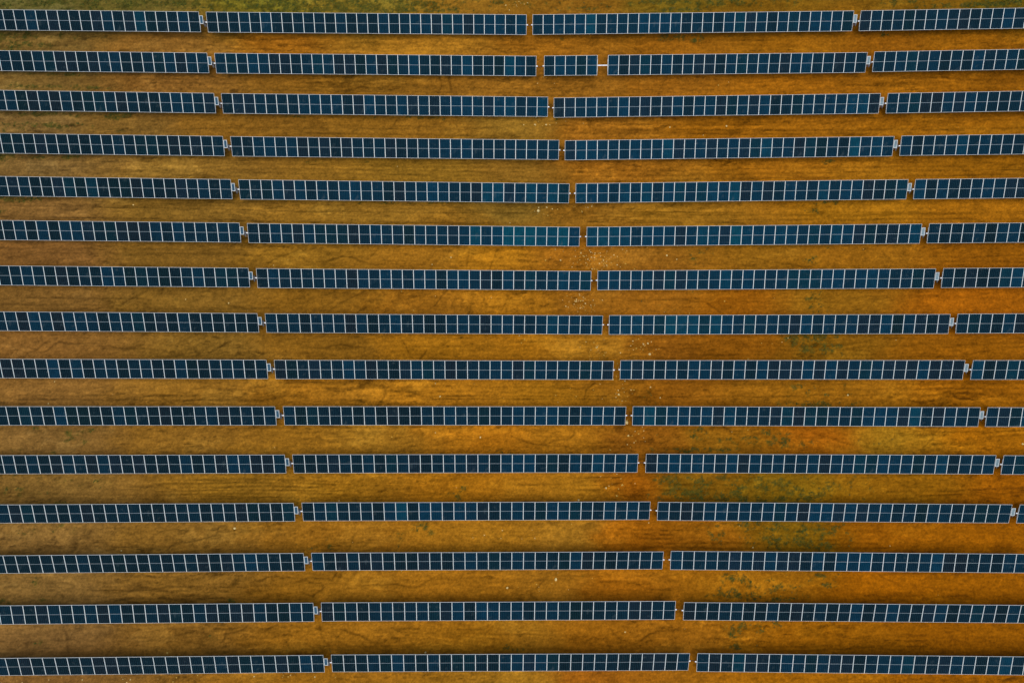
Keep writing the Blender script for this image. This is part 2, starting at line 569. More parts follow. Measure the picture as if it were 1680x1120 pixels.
# soil colour read at places along every lane between the rows: pixel column, then sRGB
LANES = {
    8: ((50, 112, 100, 44), (200, 116, 100, 44), (430, 122, 108, 44), (600, 136, 112, 52), (790, 158, 110, 47), (950, 142, 95, 37), (1100, 120, 95, 36), (1300, 132, 92, 37), (1500, 130, 90, 35), (1650, 110, 85, 32)),
    70: ((60, 122, 92, 40), (250, 136, 93, 42), (460, 144, 90, 32), (700, 164, 112, 47), (900, 154, 98, 36), (1100, 146, 91, 30), (1300, 146, 92, 33), (1450, 138, 84, 30), (1600, 145, 90, 29)),
    137: ((60, 122, 92, 40), (250, 132, 89, 41), (600, 138, 94, 42), (800, 145, 97, 44), (950, 148, 97, 42), (1100, 154, 97, 37), (1300, 150, 92, 32), (1600, 140, 86, 28)),
    208: ((60, 122, 92, 46), (200, 132, 96, 45), (400, 130, 88, 38), (700, 142, 97, 43), (850, 140, 103, 52), (950, 148, 94, 37), (1200, 145, 90, 30), (1500, 142, 88, 28)),
    275: ((60, 124, 93, 45), (300, 136, 98, 45), (700, 134, 97, 44), (850, 134, 95, 47), (1000, 154, 97, 37), (1300, 154, 97, 37), (1600, 146, 93, 31)),
    345: ((60, 133, 95, 44), (300, 130, 94, 42), (600, 142, 102, 50), (850, 128, 97, 52), (950, 144, 97, 42), (1100, 154, 107, 44), (1400, 154, 102, 37), (1600, 155, 98, 33)),
    418: ((60, 128, 87, 36), (300, 126, 89, 38), (500, 138, 97, 42), (720, 149, 100, 40), (830, 169, 112, 36), (950, 154, 97, 37), (1050, 149, 97, 42), (1250, 144, 97, 44), (1400, 149, 97, 42), (1600, 138, 83, 24)),
    495: ((60, 126, 89, 34), (300, 126, 90, 39), (500, 129, 88, 37), (700, 149, 97, 37), (850, 165, 108, 36), (960, 144, 92, 37), (1080, 154, 97, 37), (1200, 150, 89, 28), (1350, 144, 97, 42), (1600, 156, 89, 24)),
    570: ((60, 136, 93, 37), (350, 130, 94, 45), (550, 129, 88, 37), (700, 156, 103, 32), (850, 160, 104, 32), (960, 160, 108, 42), (1100, 138, 84, 30), (1200, 136, 82, 28), (1350, 130, 88, 37), (1600, 142, 86, 25)),
    645: ((60, 133, 93, 38), (350, 140, 96, 40), (500, 149, 98, 37), (750, 165, 108, 37), (900, 155, 103, 32), (1000, 144, 93, 32), (1080, 138, 84, 27), (1300, 144, 93, 37), (1600, 147, 89, 25)),
    720: ((60, 128, 93, 42), (300, 136, 94, 38), (500, 144, 98, 40), (600, 154, 108, 47), (800, 165, 103, 30), (950, 165, 108, 37), (1050, 140, 85, 30), (1200, 136, 88, 34), (1340, 156, 88, 27), (1440, 150, 108, 47), (1600, 158, 97, 25)),
    800: ((60, 124, 91, 36), (400, 140, 98, 38), (550, 144, 98, 34), (750, 160, 103, 30), (955, 160, 108, 37), (1055, 150, 84, 20), (1120, 112, 80, 25), (1300, 122, 90, 33), (1500, 137, 90, 28), (1640, 150, 87, 18)),
    880: ((60, 130, 95, 43), (300, 132, 93, 42), (550, 145, 96, 38), (800, 160, 108, 40), (930, 155, 108, 47), (1040, 146, 84, 18), (1150, 146, 89, 25), (1300, 122, 88, 30), (1450, 142, 83, 18), (1640, 147, 86, 15)),
    962: ((60, 130, 96, 44), (300, 130, 91, 40), (550, 142, 95, 36), (780, 151, 98, 33), (930, 155, 103, 40), (1000, 145, 86, 21), (1200, 147, 93, 31), (1450, 148, 86, 14), (1640, 144, 85, 16)),
    1045: ((60, 124, 90, 44), (300, 128, 88, 38), (550, 140, 92, 33), (800, 144, 94, 29), (880, 146, 99, 38), (950, 142, 88, 25), (1100, 149, 94, 31), (1400, 141, 86, 21), (1640, 138, 82, 17)),
    1112: ((60, 126, 87, 36), (500, 140, 92, 34), (850, 151, 105, 42), (950, 147, 86, 28), (1300, 150, 92, 23), (1600, 144, 84, 14)),
}
srgb = lambda c: np.where(np.asarray(c, float) / 255 <= 0.04, np.asarray(c, float) / 255 / 12.92, ((np.asarray(c, float) / 255 + 0.055) / 1.055) ** 2.4)
SOIL_GAIN = np.array((0.755, 0.765, 0.34))
CP, CC = [], []
for v, row in LANES.items():
    for (u, r, g, b) in row:
        CP.append(G(u, v))
        if u <= 450: r, g, b = r * 0.975, g * 0.985, b + 18 * (450 - u) / 300      # greyer loam toward the west end
        if u > 1150: b *= 0.8
        if v == 8: r, g, b = r * 0.90, g * 0.90, b * 0.95
        CC.append(srgb((r, g, b)) * SOIL_GAIN)
CP, CC = np.array(CP), np.array(CC)
cx, cy = np.arange(-75, 76, 0.8), np.arange(-45, 66, 0.8)
KX, KY = np.meshgrid(cx, cy)
num, den = np.zeros(KX.shape + (3,)), np.full(KX.shape, 1e-12)
for p, c in zip(CP, CC):
    w = 1.0 / (((KX - p[0]) / 3.2) ** 2 + ((KY - p[1]) / 1.5) ** 2 + 0.7) ** 2
    num += w[..., None] * c
    den += w
COARSE = num / den[..., None]


def coarse(x, y):
    fx, fy = np.clip((x - cx[0]) / 0.8, 0, len(cx) - 1.001), np.clip((y - cy[0]) / 0.8, 0, len(cy) - 1.001)
    i, j = fx.astype(int), fy.astype(int)
    a, b = (fx - i)[..., None], (fy - j)[..., None]
    return COARSE[j, i] * (1 - a) * (1 - b) + COARSE[j, i + 1] * a * (1 - b) + COARSE[j + 1, i] * (1 - a) * b + COARSE[j + 1, i + 1] * a * b


wx = fbm(X * 0.22, Y * 0.35, 100, 4)
wy = fbm(X * 0.22 + 40, Y * 0.35, 110, 4)
wx2 = fbm(X * 0.9, Y * 1.3, 120, 3)
wy2 = fbm(X * 0.9 + 30, Y * 1.3, 130, 3)
SOIL = coarse(X + 2.6 * wx + 0.6 * wx2, Y + 1.0 * wy + 0.3 * wy2)
RELIEF = np.zeros(SHAPE)

# blotches with uneven edges, flow marks and streaks left along the lanes by machines
n1 = fbm(X * 0.16 + wx * 0.9, Y * 0.34 + wy * 0.9, 140, 5)
n2 = fbm(X * 0.55 + wx2 * 0.8, Y * 0.9 + wy2 * 0.8, 150, 4)
n3 = fbm(X * 2.1, Y * 2.6, 160, 3)
st = sfbm(X * 0.10 + wx * 0.25, Y * 2.3 + wx2 * 0.35 + wx * 1.2, 170, 3)
flow = 1 - np.abs(fbm(X * 0.35 + wx * 1.6 + wx2 * .3, Y * 0.55 + wy * 1.6 + wy2 * .3, 180, 4)) * 3.2
flow = np.clip(flow, 0, 1) ** 2
n1, n2, n3, st = [q / q.std() * 0.5 for q in (n1, n2, n3, st)]
n4 = fbm(X * 3.6, Y * 4.0, 165, 2, .8)
n4 = n4 / n4.std() * 0.5
st2 = sfbm(X * 0.28 + wx2 * 0.3, Y * 4.3 + wx2 * 0.8 + wx * 2.4, 175, 2)
st2 = st2 / st2.std() * 0.5
lanes_ = np.clip(0.35 + 1.5 * fbm(X * 0.06, Y * 0.21, 177, 2), 0.3, 1)     # some lanes were driven more than others
sw = fbm(X * 0.40 + 1.9 * wx + 0.7 * wx2, Y * 0.75 + 1.9 * wy + 0.7 * wy2, 210, 5, .66)      # washed and scraped swirls
sw = sw / sw.std() * 0.5
scuff = np.clip((sw - 0.42) * 3.5, 0, 1)
wet = np.clip((-sw - 0.48) * 3.5, 0, 1)
rough = np.clip(0.45 + 1.3 * fbm(X * 0.09 + wx * .4, Y * 0.2 + wy * .4, 215, 3), 0.12, 1)      # churned ground against smooth washed ground
d1 = sfbm(X * 0.95 + wx2 * .5, Y * 3.7 + wx2 * .6 + wx * 2.2, 220, 2, .7)
d2 = sfbm(X * 0.8 + wy2 * .5, Y * 3.9 + wy2 * .6 + wx * 2.2, 225, 2, .7)
d1, d2 = d1 / d1.std() * .5, d2 / d2.std() * .5
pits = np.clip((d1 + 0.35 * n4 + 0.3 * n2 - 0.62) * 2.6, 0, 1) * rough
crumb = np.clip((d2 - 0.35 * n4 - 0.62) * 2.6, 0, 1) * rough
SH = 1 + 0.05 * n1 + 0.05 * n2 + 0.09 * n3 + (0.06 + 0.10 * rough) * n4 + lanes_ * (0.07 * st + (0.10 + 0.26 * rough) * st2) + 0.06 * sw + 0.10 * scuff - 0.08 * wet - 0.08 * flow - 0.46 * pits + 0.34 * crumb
g_ = np.random.default_rng(3).normal(0, 1, SHAPE)
SH += 0.035 * g_ + 0.055 * (g_ + np.roll(g_, 1, 1) + np.roll(g_, 2, 1) + np.roll(g_, 3, 1)) / 2      # clods and dragged grains
red = np.clip((fbm(X * 0.13 + wx * 0.5, Y * 0.3, 190, 4) - 0.12) * 3.5, 0, 1) * np.clip((X + 15) / 40, 0.15, 1)
pale = np.clip((fbm(X * 0.2 + wx2 * .5, Y * 0.45 + wy2 * .4, 200, 5) - 0.22) * 6, 0, 1)
SOIL = SOIL * (1 + red[..., None] * (np.array((0.98, 0.97, 0.90)) - 1))
SOIL = SOIL * (1 + pale[..., None] * (np.array((1.20, 1.25, 1.35)) - 1))
RELIEF += 0.045 * n2 + 0.045 * n3 + 0.04 * n1 + lanes_ * (0.025 * st + 0.025 * st2) + 0.03 * n4 - 0.03 * pits + 0.03 * crumb


def strokes(paths, width, dark, depth, jitter, seed, broken=0.0, lift=False):
    """narrow rills and ruts, cut into the soil along ground polylines"""
    global SH, RELIEF
    r = np.random.default_rng(seed)
    for path in paths:
        k = path[-1] if isinstance(path[-1], float) else 1.0
        pts = [np.array(G(*p)) for p in path if not isinstance(p, float)]
        fine = []
        for a, b in zip(pts[:-1], pts[1:]):
            n = max(2, int(np.linalg.norm(b - a) / 0.35))
            for s in np.linspace(0, 1, n, endpoint=False): fine.append(a + (b - a) * s)
        fine.append(pts[-1])
        fine = np.array(fine)
        ph = r.random(4) * 50
        t = np.arange(len(fine)) * 0.35
        fine[:, 1] += jitter * (0.5 * np.sin(t * 0.9 + ph[0]) + 0.35 * np.sin(t * 2.3 + ph[1]) + r.normal(0, .25, len(fine)))
        fine[:, 0] += jitter * (0.4 * np.sin(t * 1.3 + ph[2]) + r.normal(0, .2, len(fine)))
        wob = 0.65 + 0.45 * np.sin(t * 0.6 + ph[3]) * np.sin(t * 0.23 + ph[1])
        for q in range(len(fine) - 1):
            a, b = fine[q], fine[q + 1]
            m = width * 3
            i0, i1 = np.searchsorted(GX, (min(a[0], b[0]) - m, max(a[0], b[0]) + m))
            j0, j1 = np.searchsorted(GY, (min(a[1], b[1]) - m, max(a[1], b[1]) + m))
            if i1 <= i0 or j1 <= j0: continue
            x, y = X[j0:j1, i0:i1], Y[j0:j1, i0:i1]
            d = b - a
            L = d @ d + 1e-9
            s = np.clip(((x - a[0]) * d[0] + (y - a[1]) * d[1]) / L, 0, 1)
            dist = np.hypot(x - a[0] - s * d[0], y - a[1] - s * d[1])
            f = np.exp(-(dist / width) ** 2) * k * max(0.35, wob[q])
            if broken:
                f = f * np.clip(0.75 + 0.5 * n3[j0:j1, i0:i1] + broken * n4[j0:j1, i0:i1], 0, 1.2)
            STR[j0:j1, i0:i1] = np.maximum(STR[j0:j1, i0:i1], f)
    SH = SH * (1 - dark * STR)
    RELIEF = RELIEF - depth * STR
    STR[:] = 0


STR = np.zeros(SHAPE)
RILLS = [
    [(68, 580), (95, 563), (160, 562), (175, 572), (200, 570), (235, 573), (260, 571), (285, 580), (310, 586), (345, 578), (370, 563), (377, 558)],
    [(35, 585), (60, 575), (78, 560)],
    [(160, 566), (190, 572), (235, 571)],
    [(190, 866), (205, 871), (218, 876), (240, 872), (262, 875), (285, 885), (300, 889), (320, 887), (345, 880), (355, 874), (362, 860)],
    [(300, 889), (285, 892), (275, 901), (255, 899), (225, 896), (210, 894)],
    [(60, 903), (75, 897), (90, 893), (110, 896), (135, 901), (155, 891), (172, 891), (185, 898), (200, 895), (222, 896), (235, 905)],
    [(215, 967), (250, 964), (300, 963), (360, 962), (420, 962), (450, 958), (500, 949), (545, 951), (552, 942)],
    [(360, 962), (340, 966), (322, 976), (300, 982)],
    [(545, 966), (590, 963), (640, 958), (690, 961), (700, 953), (720, 949), (745, 951)],
    [(420, 950), (450, 945), (490, 951), (525, 955), (530, 963), (515, 977), (495, 971)],
    [(525, 1025), (528, 1045), (540, 1062), (555, 1069)],
    [(420, 1027), (450, 1035), (465, 1050), (475, 1066)],
    [(105, 1028), (110, 1050), (112, 1070)],
    [(405, 1025), (388, 1034), (370, 1040), (365, 1052)],
    [(380, 1050), (400, 1056), (425, 1058)],
    [(560, 1030), (590, 1040), (620, 1055), (640, 1065)],
    [(700, 848), (715, 858), (740, 872), (760, 886), (775, 895), (800, 892), (830, 888), (845, 894)],
    [(590, 868), (580, 880), (575, 900)], [(650, 862), (640, 880)],
    [(718, 408), (705, 425), (688, 438)], [(770, 410), (766, 425), (765, 440)], [(815, 408), (808, 425), (803, 440)],
    [(735, 478), (715, 500), (690, 515)], [(776, 480), (774, 498), (768, 515)], [(795, 480), (792, 500), (785, 512)], [(835, 485), (825, 505)],
    [(470, 520), (485, 512), (500, 497), (525, 485), (548, 477)], [(540, 508), (560, 494), (580, 486), (602, 478)], [(585, 512), (605, 500), (622, 488)],
    [(440, 430), (460, 420), (490, 410)], [(500, 425), (530, 430), (560, 420), (610, 432)], [(620, 410), (605, 425)],
    [(660, 560), (668, 572), (672, 584), (682, 592)], [(700, 570), (690, 590)], [(480, 560), (520, 570), (560, 566), (600, 572)],
    [(340, 474), (360, 486), (375, 500), (400, 508), (418, 512)], [(240, 478), (215, 490), (200, 500)],
    [(570, 130), (580, 124), (586, 116)], [(720, 126), (724, 140), (718, 152)], [(735, 126), (740, 150)], [(640, 212), (648, 200), (660, 188)], [(690, 205), (685, 217)],
    [(845, 642), (860, 640), (870, 634), (885, 630), (905, 632)], [(628, 632), (632, 645), (622, 658)], [(975, 625), (962, 640), (958, 655)],
    [(840, 712), (858, 722), (875, 730), (895, 730), (920, 722), (940, 715)], [(945, 700), (942, 712), (930, 720)], [(560, 715), (540, 725), (520, 720), (505, 728)],
    [(720, 730), (750, 722), (790, 712), (815, 700)], [(690, 728), (660, 715), (640, 722)],
    [(1175, 410), (1200, 425), (1230, 422), (1260, 430)], [(1200, 430), (1225, 436), (1255, 434)], [(1420, 408), (1445, 412), (1462, 428), (1470, 437)], [(1470, 412), (1490, 430)], [(1270, 430), (1300, 437), (1330, 436)],
    [(1075, 566), (1100, 576), (1125, 580), (1155, 576), (1180, 570)], [(1140, 490), (1160, 495), (1180, 510)], [(1075, 478), (1085, 492), (1110, 488), (1150, 496)],
    [(1450, 568), (1490, 565), (1520, 565), (1540, 577)], [(1560, 570), (1590, 580), (1630, 574)],
    [(1320, 702), (1350, 715), (1380, 725), (1400, 732), (1440, 734)], [(1540, 700), (1530, 720), (1515, 735)],
    [(1000, 1030), (1020, 1050), (1040, 1056), (1060, 1040), (1090, 1033), (1130, 1035), (1160, 1047), (1190, 1046)],
    [(945, 1045), (970, 1040), (990, 1050), (1020, 1055)], [(1030, 955), (1060, 965), (1100, 968)], [(840, 950), (870, 955), (895, 952), (880, 965)],
    [(1440, 942), (1450, 950), (1470, 955)], [(1420, 975), (1470, 978), (1520, 975), (1590, 978)], [(1360, 1040), (1400, 1045), (1440, 1040)],
    [(430, 70), (470, 76), (520, 72)], [(790, 82), (800, 76), (830, 84)], [(780, 88), (784, 78)],
    [(215, 800), (250, 797), (300, 800)], [(60, 505), (120, 508), (200, 506)], [(0, 330), (60, 332)],
]
r_ = np.random.default_rng(77)
LANE_V = (70, 137, 208, 275, 345, 418, 495, 570, 645, 720, 800, 880, 962, 1045)
for k in range(24):                      # more of the same, finer and fainter
    v = LANE_V[r_.integers(0, 14)] + r_.normal(0, 9)
    u = r_.uniform(10, 1670)
    ang = r_.normal(0, .35) if r_.random() < .6 else r_.normal(-1.1, .4)
    L, path = r_.uniform(25, 110), []
    if abs(ang) > .7: L = min(L, 45)
    for s in np.linspace(-.5, .5, 5):
        path.append((u + L * s * math.cos(ang), max(4, v + L * s * math.sin(ang) + r_.normal(0, 3))))
    RILLS.append(path + [float(r_.uniform(.3, .7))])
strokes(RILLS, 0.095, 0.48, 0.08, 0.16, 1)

RUTS = []


def ruts(u0, v0, u1, v1, k, n=2, gap=14):
    for q in range(n):
        RUTS.append([(u0, v0 + gap * q), ((u0 + u1) / 2, (v0 + v1) / 2 + gap * q), (u1, v1 + gap * q), float(k)])


ruts(0, 337, 415, 344, 1.0, 2, 18); ruts(390, 346, 860, 350, 1.0, 2, 17); ruts(400, 352, 700, 354, .6, 1); ruts(965, 347, 1220, 349, 1.0, 2, 17); ruts(1200, 353, 1680, 350, .7, 2, 8)
ruts(970, 350, 1200, 353, .8, 3, 5)
ruts(20, 262, 420, 268, .4); ruts(380, 268, 860, 276, .7, 3, 7); ruts(930, 282, 1680, 270, .8, 3, 8)
ruts(900, 205, 1680, 196, .7); ruts(1000, 213, 1420, 214, 1.0, 2, 6); ruts(500, 205, 830, 210, .5); ruts(500, 218, 790, 222, .8, 1)
ruts(0, 488, 240, 490, .9, 1); ruts(0, 499, 200, 501, .7, 1); ruts(900, 490, 1530, 488, .3)
ruts(30, 648, 440, 650, .9, 2, 7); ruts(380, 650, 640, 648, .5, 2, 9); ruts(640, 649, 1000, 650, 1.0, 2, 5); ruts(1040, 651, 1320, 650, .9, 1); ruts(1330, 630, 1680, 628, .6, 3, 9)
for q, (a, b, k) in enumerate(((262, 560, .8), (250, 572, 1.0), (300, 578, 1.1), (255, 566, 1.0), (235, 545, .9), (330, 560, .7))):
    RUTS.append([(a, 786 + q * 6 + 2), ((a + b) / 2, 785 + q * 6), (b, 790 + q * 5), float(k)])
ruts(950, 783, 1015, 782, 1.2, 3, 6); ruts(700, 800, 900, 806, .4, 2, 8); ruts(1510, 806, 1680, 800, .9, 2, 7); ruts(1480, 790, 1640, 812, .6, 2, 6)
ruts(40, 800, 260, 803, .4, 3, 8); ruts(1020, 868, 1120, 870, .8, 3, 7); ruts(420, 80, 860, 86, .35); ruts(200, 70, 420, 76, .5); ruts(1440, 1040, 1520, 1042, .7, 3, 9)
ruts(1260, 945, 1680, 975, .3); ruts(560, 140, 900, 146, .35); ruts(950, 140, 1420, 132, .4)
for k in range(150):                     # long thin wheel marks that run with the rows, in every lane
    v = LANE_V[k % 14] + r_.normal(0, 11) * (1 + .25 * (k % 14) / 14)
    u, L_ = r_.uniform(-100, 1500), r_.uniform(90, 480)
    q1_, q2_, kk_ = r_.normal(0, 2.5), r_.normal(0, 4), float(r_.uniform(.25, .75))
    RUTS.append([(u, v), (u + L_ * .5, v + q1_), (u + L_, v + q2_), kk_])
    if k % 2: RUTS.append([(u, v + 7), (u + L_ * .5, v + q1_ + 7), (u + L_, v + q2_ + 7), kk_])
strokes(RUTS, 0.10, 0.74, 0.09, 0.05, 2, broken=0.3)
RIDGES = [[(r0, 783 + 6 * q), ((r0 + r1) / 2, 782 + 6 * q), (r1, 787 + 5 * q), 1.0] for q, (r0, r1) in enumerate(((300, 565), (260, 574), (250, 580), (270, 575), (290, 560), (240, 540)))]
RIDGES += [[(360, 272), (600, 275), (860, 281), .8], [(190, 275), (420, 273), .9], [(960, 345), (1220, 345), .8], [(1240, 347), (1640, 343), .6], [(20, 340), (420, 347), .6], [(430, 349), (820, 353), .7], [(1020, 209), (1500, 208), .6], [(40, 644), (440, 645), .7], [(460, 638), (600, 640), .9], [(960, 779), (1010, 779), .8], [(1500, 803), (1670, 797), .8], [(620, 70), (760, 74), .8], [(150, 790), (300, 793), .7], [(640, 645), (1000, 646), .5]]
strokes(RIDGES, 0.16, -0.42, -0.05, 0.05, 4, broken=0.4)

# the worn track down the valley, trodden darker, with loose chippings
TRACK = [(862, 2), (872, 40), (882, 100), (894, 160), (906, 215), (915, 275), (935, 345), (955, 418), (972, 495), (995, 570), (1020, 645), (1040, 720), (1053, 800), (1073, 880), (1093, 962), (1116, 1045), (1135, 1110)]
TRG = np.array([G(*p) for p in TRACK])
o_ = np.argsort(TRG[:, 1])
tx = np.interp(Y, TRG[o_, 1], TRG[o_, 0])
td = np.abs(X - tx + 0.7 * wx2 + 0.6 * wx)
tm = np.exp(-(td / 1.5) ** 2) * np.clip(0.55 + 0.5 * n2 + .3 * n1, 0, 1)
SH *= 1 - 0.22 * tm

# grass and weeds: pixel centre, half size in pixels, strength
GRASS = [
    (60, 6, 150, 8, .75), (240, 5, 150, 8, .8), (420, 7, 140, 10, .95), (560, 8, 120, 9, .8), (700, 10, 70, 8, .75), (640, 2, 160, 4, .7), (110, 14, 90, 4, .55), (520, 16, 140, 5, .9), (690, 17, 70, 3, .8),
    (1090, 3, 45, 6, 1.1), (1160, 4, 60, 5, .9), (1110, 17, 60, 4, .8), (1200, 6, 60, 4, .55), (1300, 6, 60, 6, .45), (1480, 3, 40, 5, .7), (1600, 8, 80, 5, .9), (1670, 4, 40, 6, 1), (960, 14, 60, 5, .4),
    (30, 58, 45, 5, .75), (15, 66, 30, 9, .6), (60, 74, 60, 5, .6), (10, 80, 25, 5, .6), (120, 60, 40, 4, .35),
    (60, 121, 70, 3, .55), (130, 123, 20, 3, .6), (90, 142, 55, 3, .8), (135, 144, 16, 3, .9), (180, 145, 25, 2, .5), (20, 140, 25, 5, .35),
    (188, 189, 19, 5, 1.3), (40, 206, 45, 5, .7), (110, 206, 45, 4, .75), (60, 188, 60, 4, .5), (120, 188, 50, 3, .45), (30, 216, 35, 4, .4), (160, 214, 50, 4, .3),
    (8, 258, 12, 6, 1.1), (115, 257, 18, 3, .8), (60, 258, 30, 3, .6), (4, 262, 14, 8, .6), (30, 325, 34, 5, 1.2), (3, 345, 6, 4, .6),
    (480, 192, 25, 2, .7), (590, 193, 30, 2, .5), (690, 193, 40, 3, .5), (640, 333, 60, 2, .6), (735, 332, 20, 2, .7), (510, 266, 30, 2, .3), (600, 264, 20, 3, .4),
    (1110, 60, 35, 7, .85), (1140, 65, 20, 4, .9), (1210, 62, 25, 3, .4), (925, 63, 8, 3, .7), (1445, 57, 12, 4, .8), (1273, 64, 5, 3, .9), (1310, 60, 8, 3, .6), (1500, 56, 25, 4, .4),
    (1355, 265, 12, 3, .9), (1325, 263, 10, 2, .5), (1362, 332, 16, 3, 1.1), (1330, 345, 30, 12, .35), (1352, 404, 12, 3, .8), (1560, 330, 5, 3, .4),
    (1135, 412, 25, 8, .55), (1135, 428, 14, 6, .8), (1245, 404, 20, 4, .35), (1335, 428, 12, 8, .7), (1338, 492, 11, 14, .75), (1343, 505, 16, 8, .7), (1140, 479, 12, 3, .8), (1100, 500, 40, 10, .25),
    (1340, 560, 30, 20, .65), (1325, 575, 20, 9, .8), (1360, 575, 25, 8, .7), (1300, 562, 20, 10, .4), (1330, 552, 35, 6, .6),
    (1300, 640, 14, 9, .75), (1350, 643, 40, 10, .5), (1320, 662, 60, 4, .8), (1380, 662, 40, 4, .6), (1065, 645, 16, 10, .4), (1400, 630, 40, 10, .25),
    (1140, 708, 25, 9, .6), (1200, 722, 50, 8, .65), (1110, 739, 35, 4, .9), (1250, 730, 40, 7, .5), (1235, 706, 20, 4, .6), (1280, 715, 30, 14, .6), (1300, 728, 40, 8, .5), (1160, 738, 40, 3, .8), (1085, 720, 12, 10, .3), (1440, 726, 30, 8, .35),
    (1110, 800, 28, 18, .85), (1090, 785, 15, 8, .7), (1170, 785, 50, 8, .45), (1140, 812, 60, 7, 1.0), (1200, 800, 55, 14, .5), (1250, 800, 60, 14, .6), (1310, 800, 70, 14, .55), (1310, 818, 80, 5, .8), (1240, 819, 40, 4, .9), (1400, 795, 40, 12, .3),
    (1180, 880, 12, 12, .7), (1160, 870, 20, 8, .5), (1250, 862, 30, 8, .7), (1300, 880, 45, 12, .9), (1340, 896, 40, 6, 1.15), (1330, 870, 20, 10, .7), (1270, 892, 40, 7, .7), (1370, 865, 25, 9, .7), (1400, 878, 15, 8, .5), (1245, 882, 20, 8, .8), (1120, 858, 20, 4, .5), (1215, 860, 20, 4, .6),
    (1210, 955, 18, 16, .75), (1240, 965, 30, 12, .7), (1195, 975, 20, 6, .8), (1280, 955, 14, 14, .6), (1320, 960, 30, 8, .5), (1350, 943, 18, 5, 1.0), (1358, 958, 10, 5, .9), (1280, 980, 20, 5, .9), (1170, 981, 30, 4, .6), (1230, 980, 20, 5, .7), (1300, 978, 25, 4, .5), (1195, 943, 10, 3, .9),
    (1222, 1026, 14, 8, .7), (1250, 1028, 10, 7, .8), (1210, 1040, 10, 8, .7), (1205, 1060, 14, 5, .7), (1270, 1022, 12, 6, .8), (1185, 1026, 10, 4, .5), (1235, 1050, 30, 10, .3),
    (694, 860, 13, 7, 1.3), (680, 868, 7, 4, 1.2), (755, 800, 10, 6, .8), (752, 813, 6, 6, .9), (735, 812, 8, 4, .6), (810, 738, 14, 4, .9), (840, 743, 10, 3, .7), (655, 880, 12, 14, .35), (540, 895, 30, 8, .5), (490, 898, 10, 6, .5), (705, 872, 8, 6, .6),
    (60, 712, 8, 3, .9), (105, 707, 10, 5, .8), (120, 712, 12, 6, .7), (150, 707, 10, 3, .8), (137, 724, 6, 4, 1), (172, 707, 8, 3, .7), (115, 722, 20, 10, .4), (30, 738, 15, 3, .6), (88, 744, 6, 3, .8), (55, 702, 8, 2, .6),
    (70, 808, 20, 4, .6), (20, 805, 25, 7, .55), (140, 790, 30, 8, .35), (85, 822, 25, 4, .7), (110, 786, 8, 3, .6), (40, 780, 40, 6, .35), (160, 788, 8, 3, .7),
    (90, 862, 15, 4, .8), (55, 868, 50, 8, .35), (57, 960, 5, 8, .9), (380, 984, 5, 3, 1.3), (50, 985, 40, 4, .5), (10, 986, 10, 4, .7), (80, 1025, 8, 3, .8), (66, 1054, 8, 3, .7), (348, 1046, 8, 5, .5), (830, 1066, 14, 5, .7), (850, 1067, 8, 3, .9), (765, 1102, 5, 3, .9), (500, 1066, 60, 3, .3),
    (295, 497, 8, 5, .7), (290, 492, 4, 3, .6), (488, 822, 10, 4, .7), (952, 941, 5, 3, .7), (976, 363, 4, 2, .6), (914, 199, 5, 4, .6), (1275, 1100, 20, 5, .3),
]
DEN = np.zeros(SHAPE)
for (u, v, a, b, k) in GRASS:
    c = G(u, max(v, 0.5))
    k *= 1.3 if (v < 350 and u < 760) or v < 20 else 0.88
    a, b = a / 15.6 * 1.15, b / 15.6 * 1.25
    i0, i1 = np.searchsorted(GX, (c[0] - 3 * a, c[0] + 3 * a))
    j0, j1 = np.searchsorted(GY, (c[1] - 3 * b - 1, c[1] + 3 * b + 1))
    if i1 <= i0 or j1 <= j0: continue
    dx = (X[j0:j1, i0:i1] - c[0]) / a + 0.5 * wx2[j0:j1, i0:i1]
    dy = (Y[j0:j1, i0:i1] - c[1]) / b + 0.5 * wy2[j0:j1, i0:i1]
    f = k * np.exp(-(dx * dx + dy * dy) ** 1.2)
    DEN[j0:j1, i0:i1] = 1 - (1 - DEN[j0:j1, i0:i1]) * (1 - np.clip(f, 0, 1))
# the verge beyond the last row stays grassy
DEN = np.maximum(DEN, np.clip((Y - 45.2) / 1.5, 0, 1) * np.clip(0.55 - 0.012 * (X + 10), .25, .75))
gn = fbm(X * 1.6, Y * 2.0, 300, 4, .85)
gn = gn / gn.std() * 0.5
PATCH = np.clip((DEN * 1.1 + gn * 0.85 - 0.72) * 1.6, 0, 1) * np.clip(DEN * 3, 0, 1)
thin = np.clip(DEN * .8, 0, 1) * np.clip(.6 + .6 * gn, 0, 1)
SOIL = SOIL * (1 + thin[..., None] * (np.array((0.88, 0.96, 0.9)) - 1))
GREEN = np.array((0.052, 0.050, 0.0070))
cover = np.clip(PATCH * 0.95, 0, .68)[..., None]
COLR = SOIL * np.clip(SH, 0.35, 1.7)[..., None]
COLR = COLR * (1 - cover) + GREEN * (0.9 + 0.3 * n3 + .25 * n4)[..., None] * cover

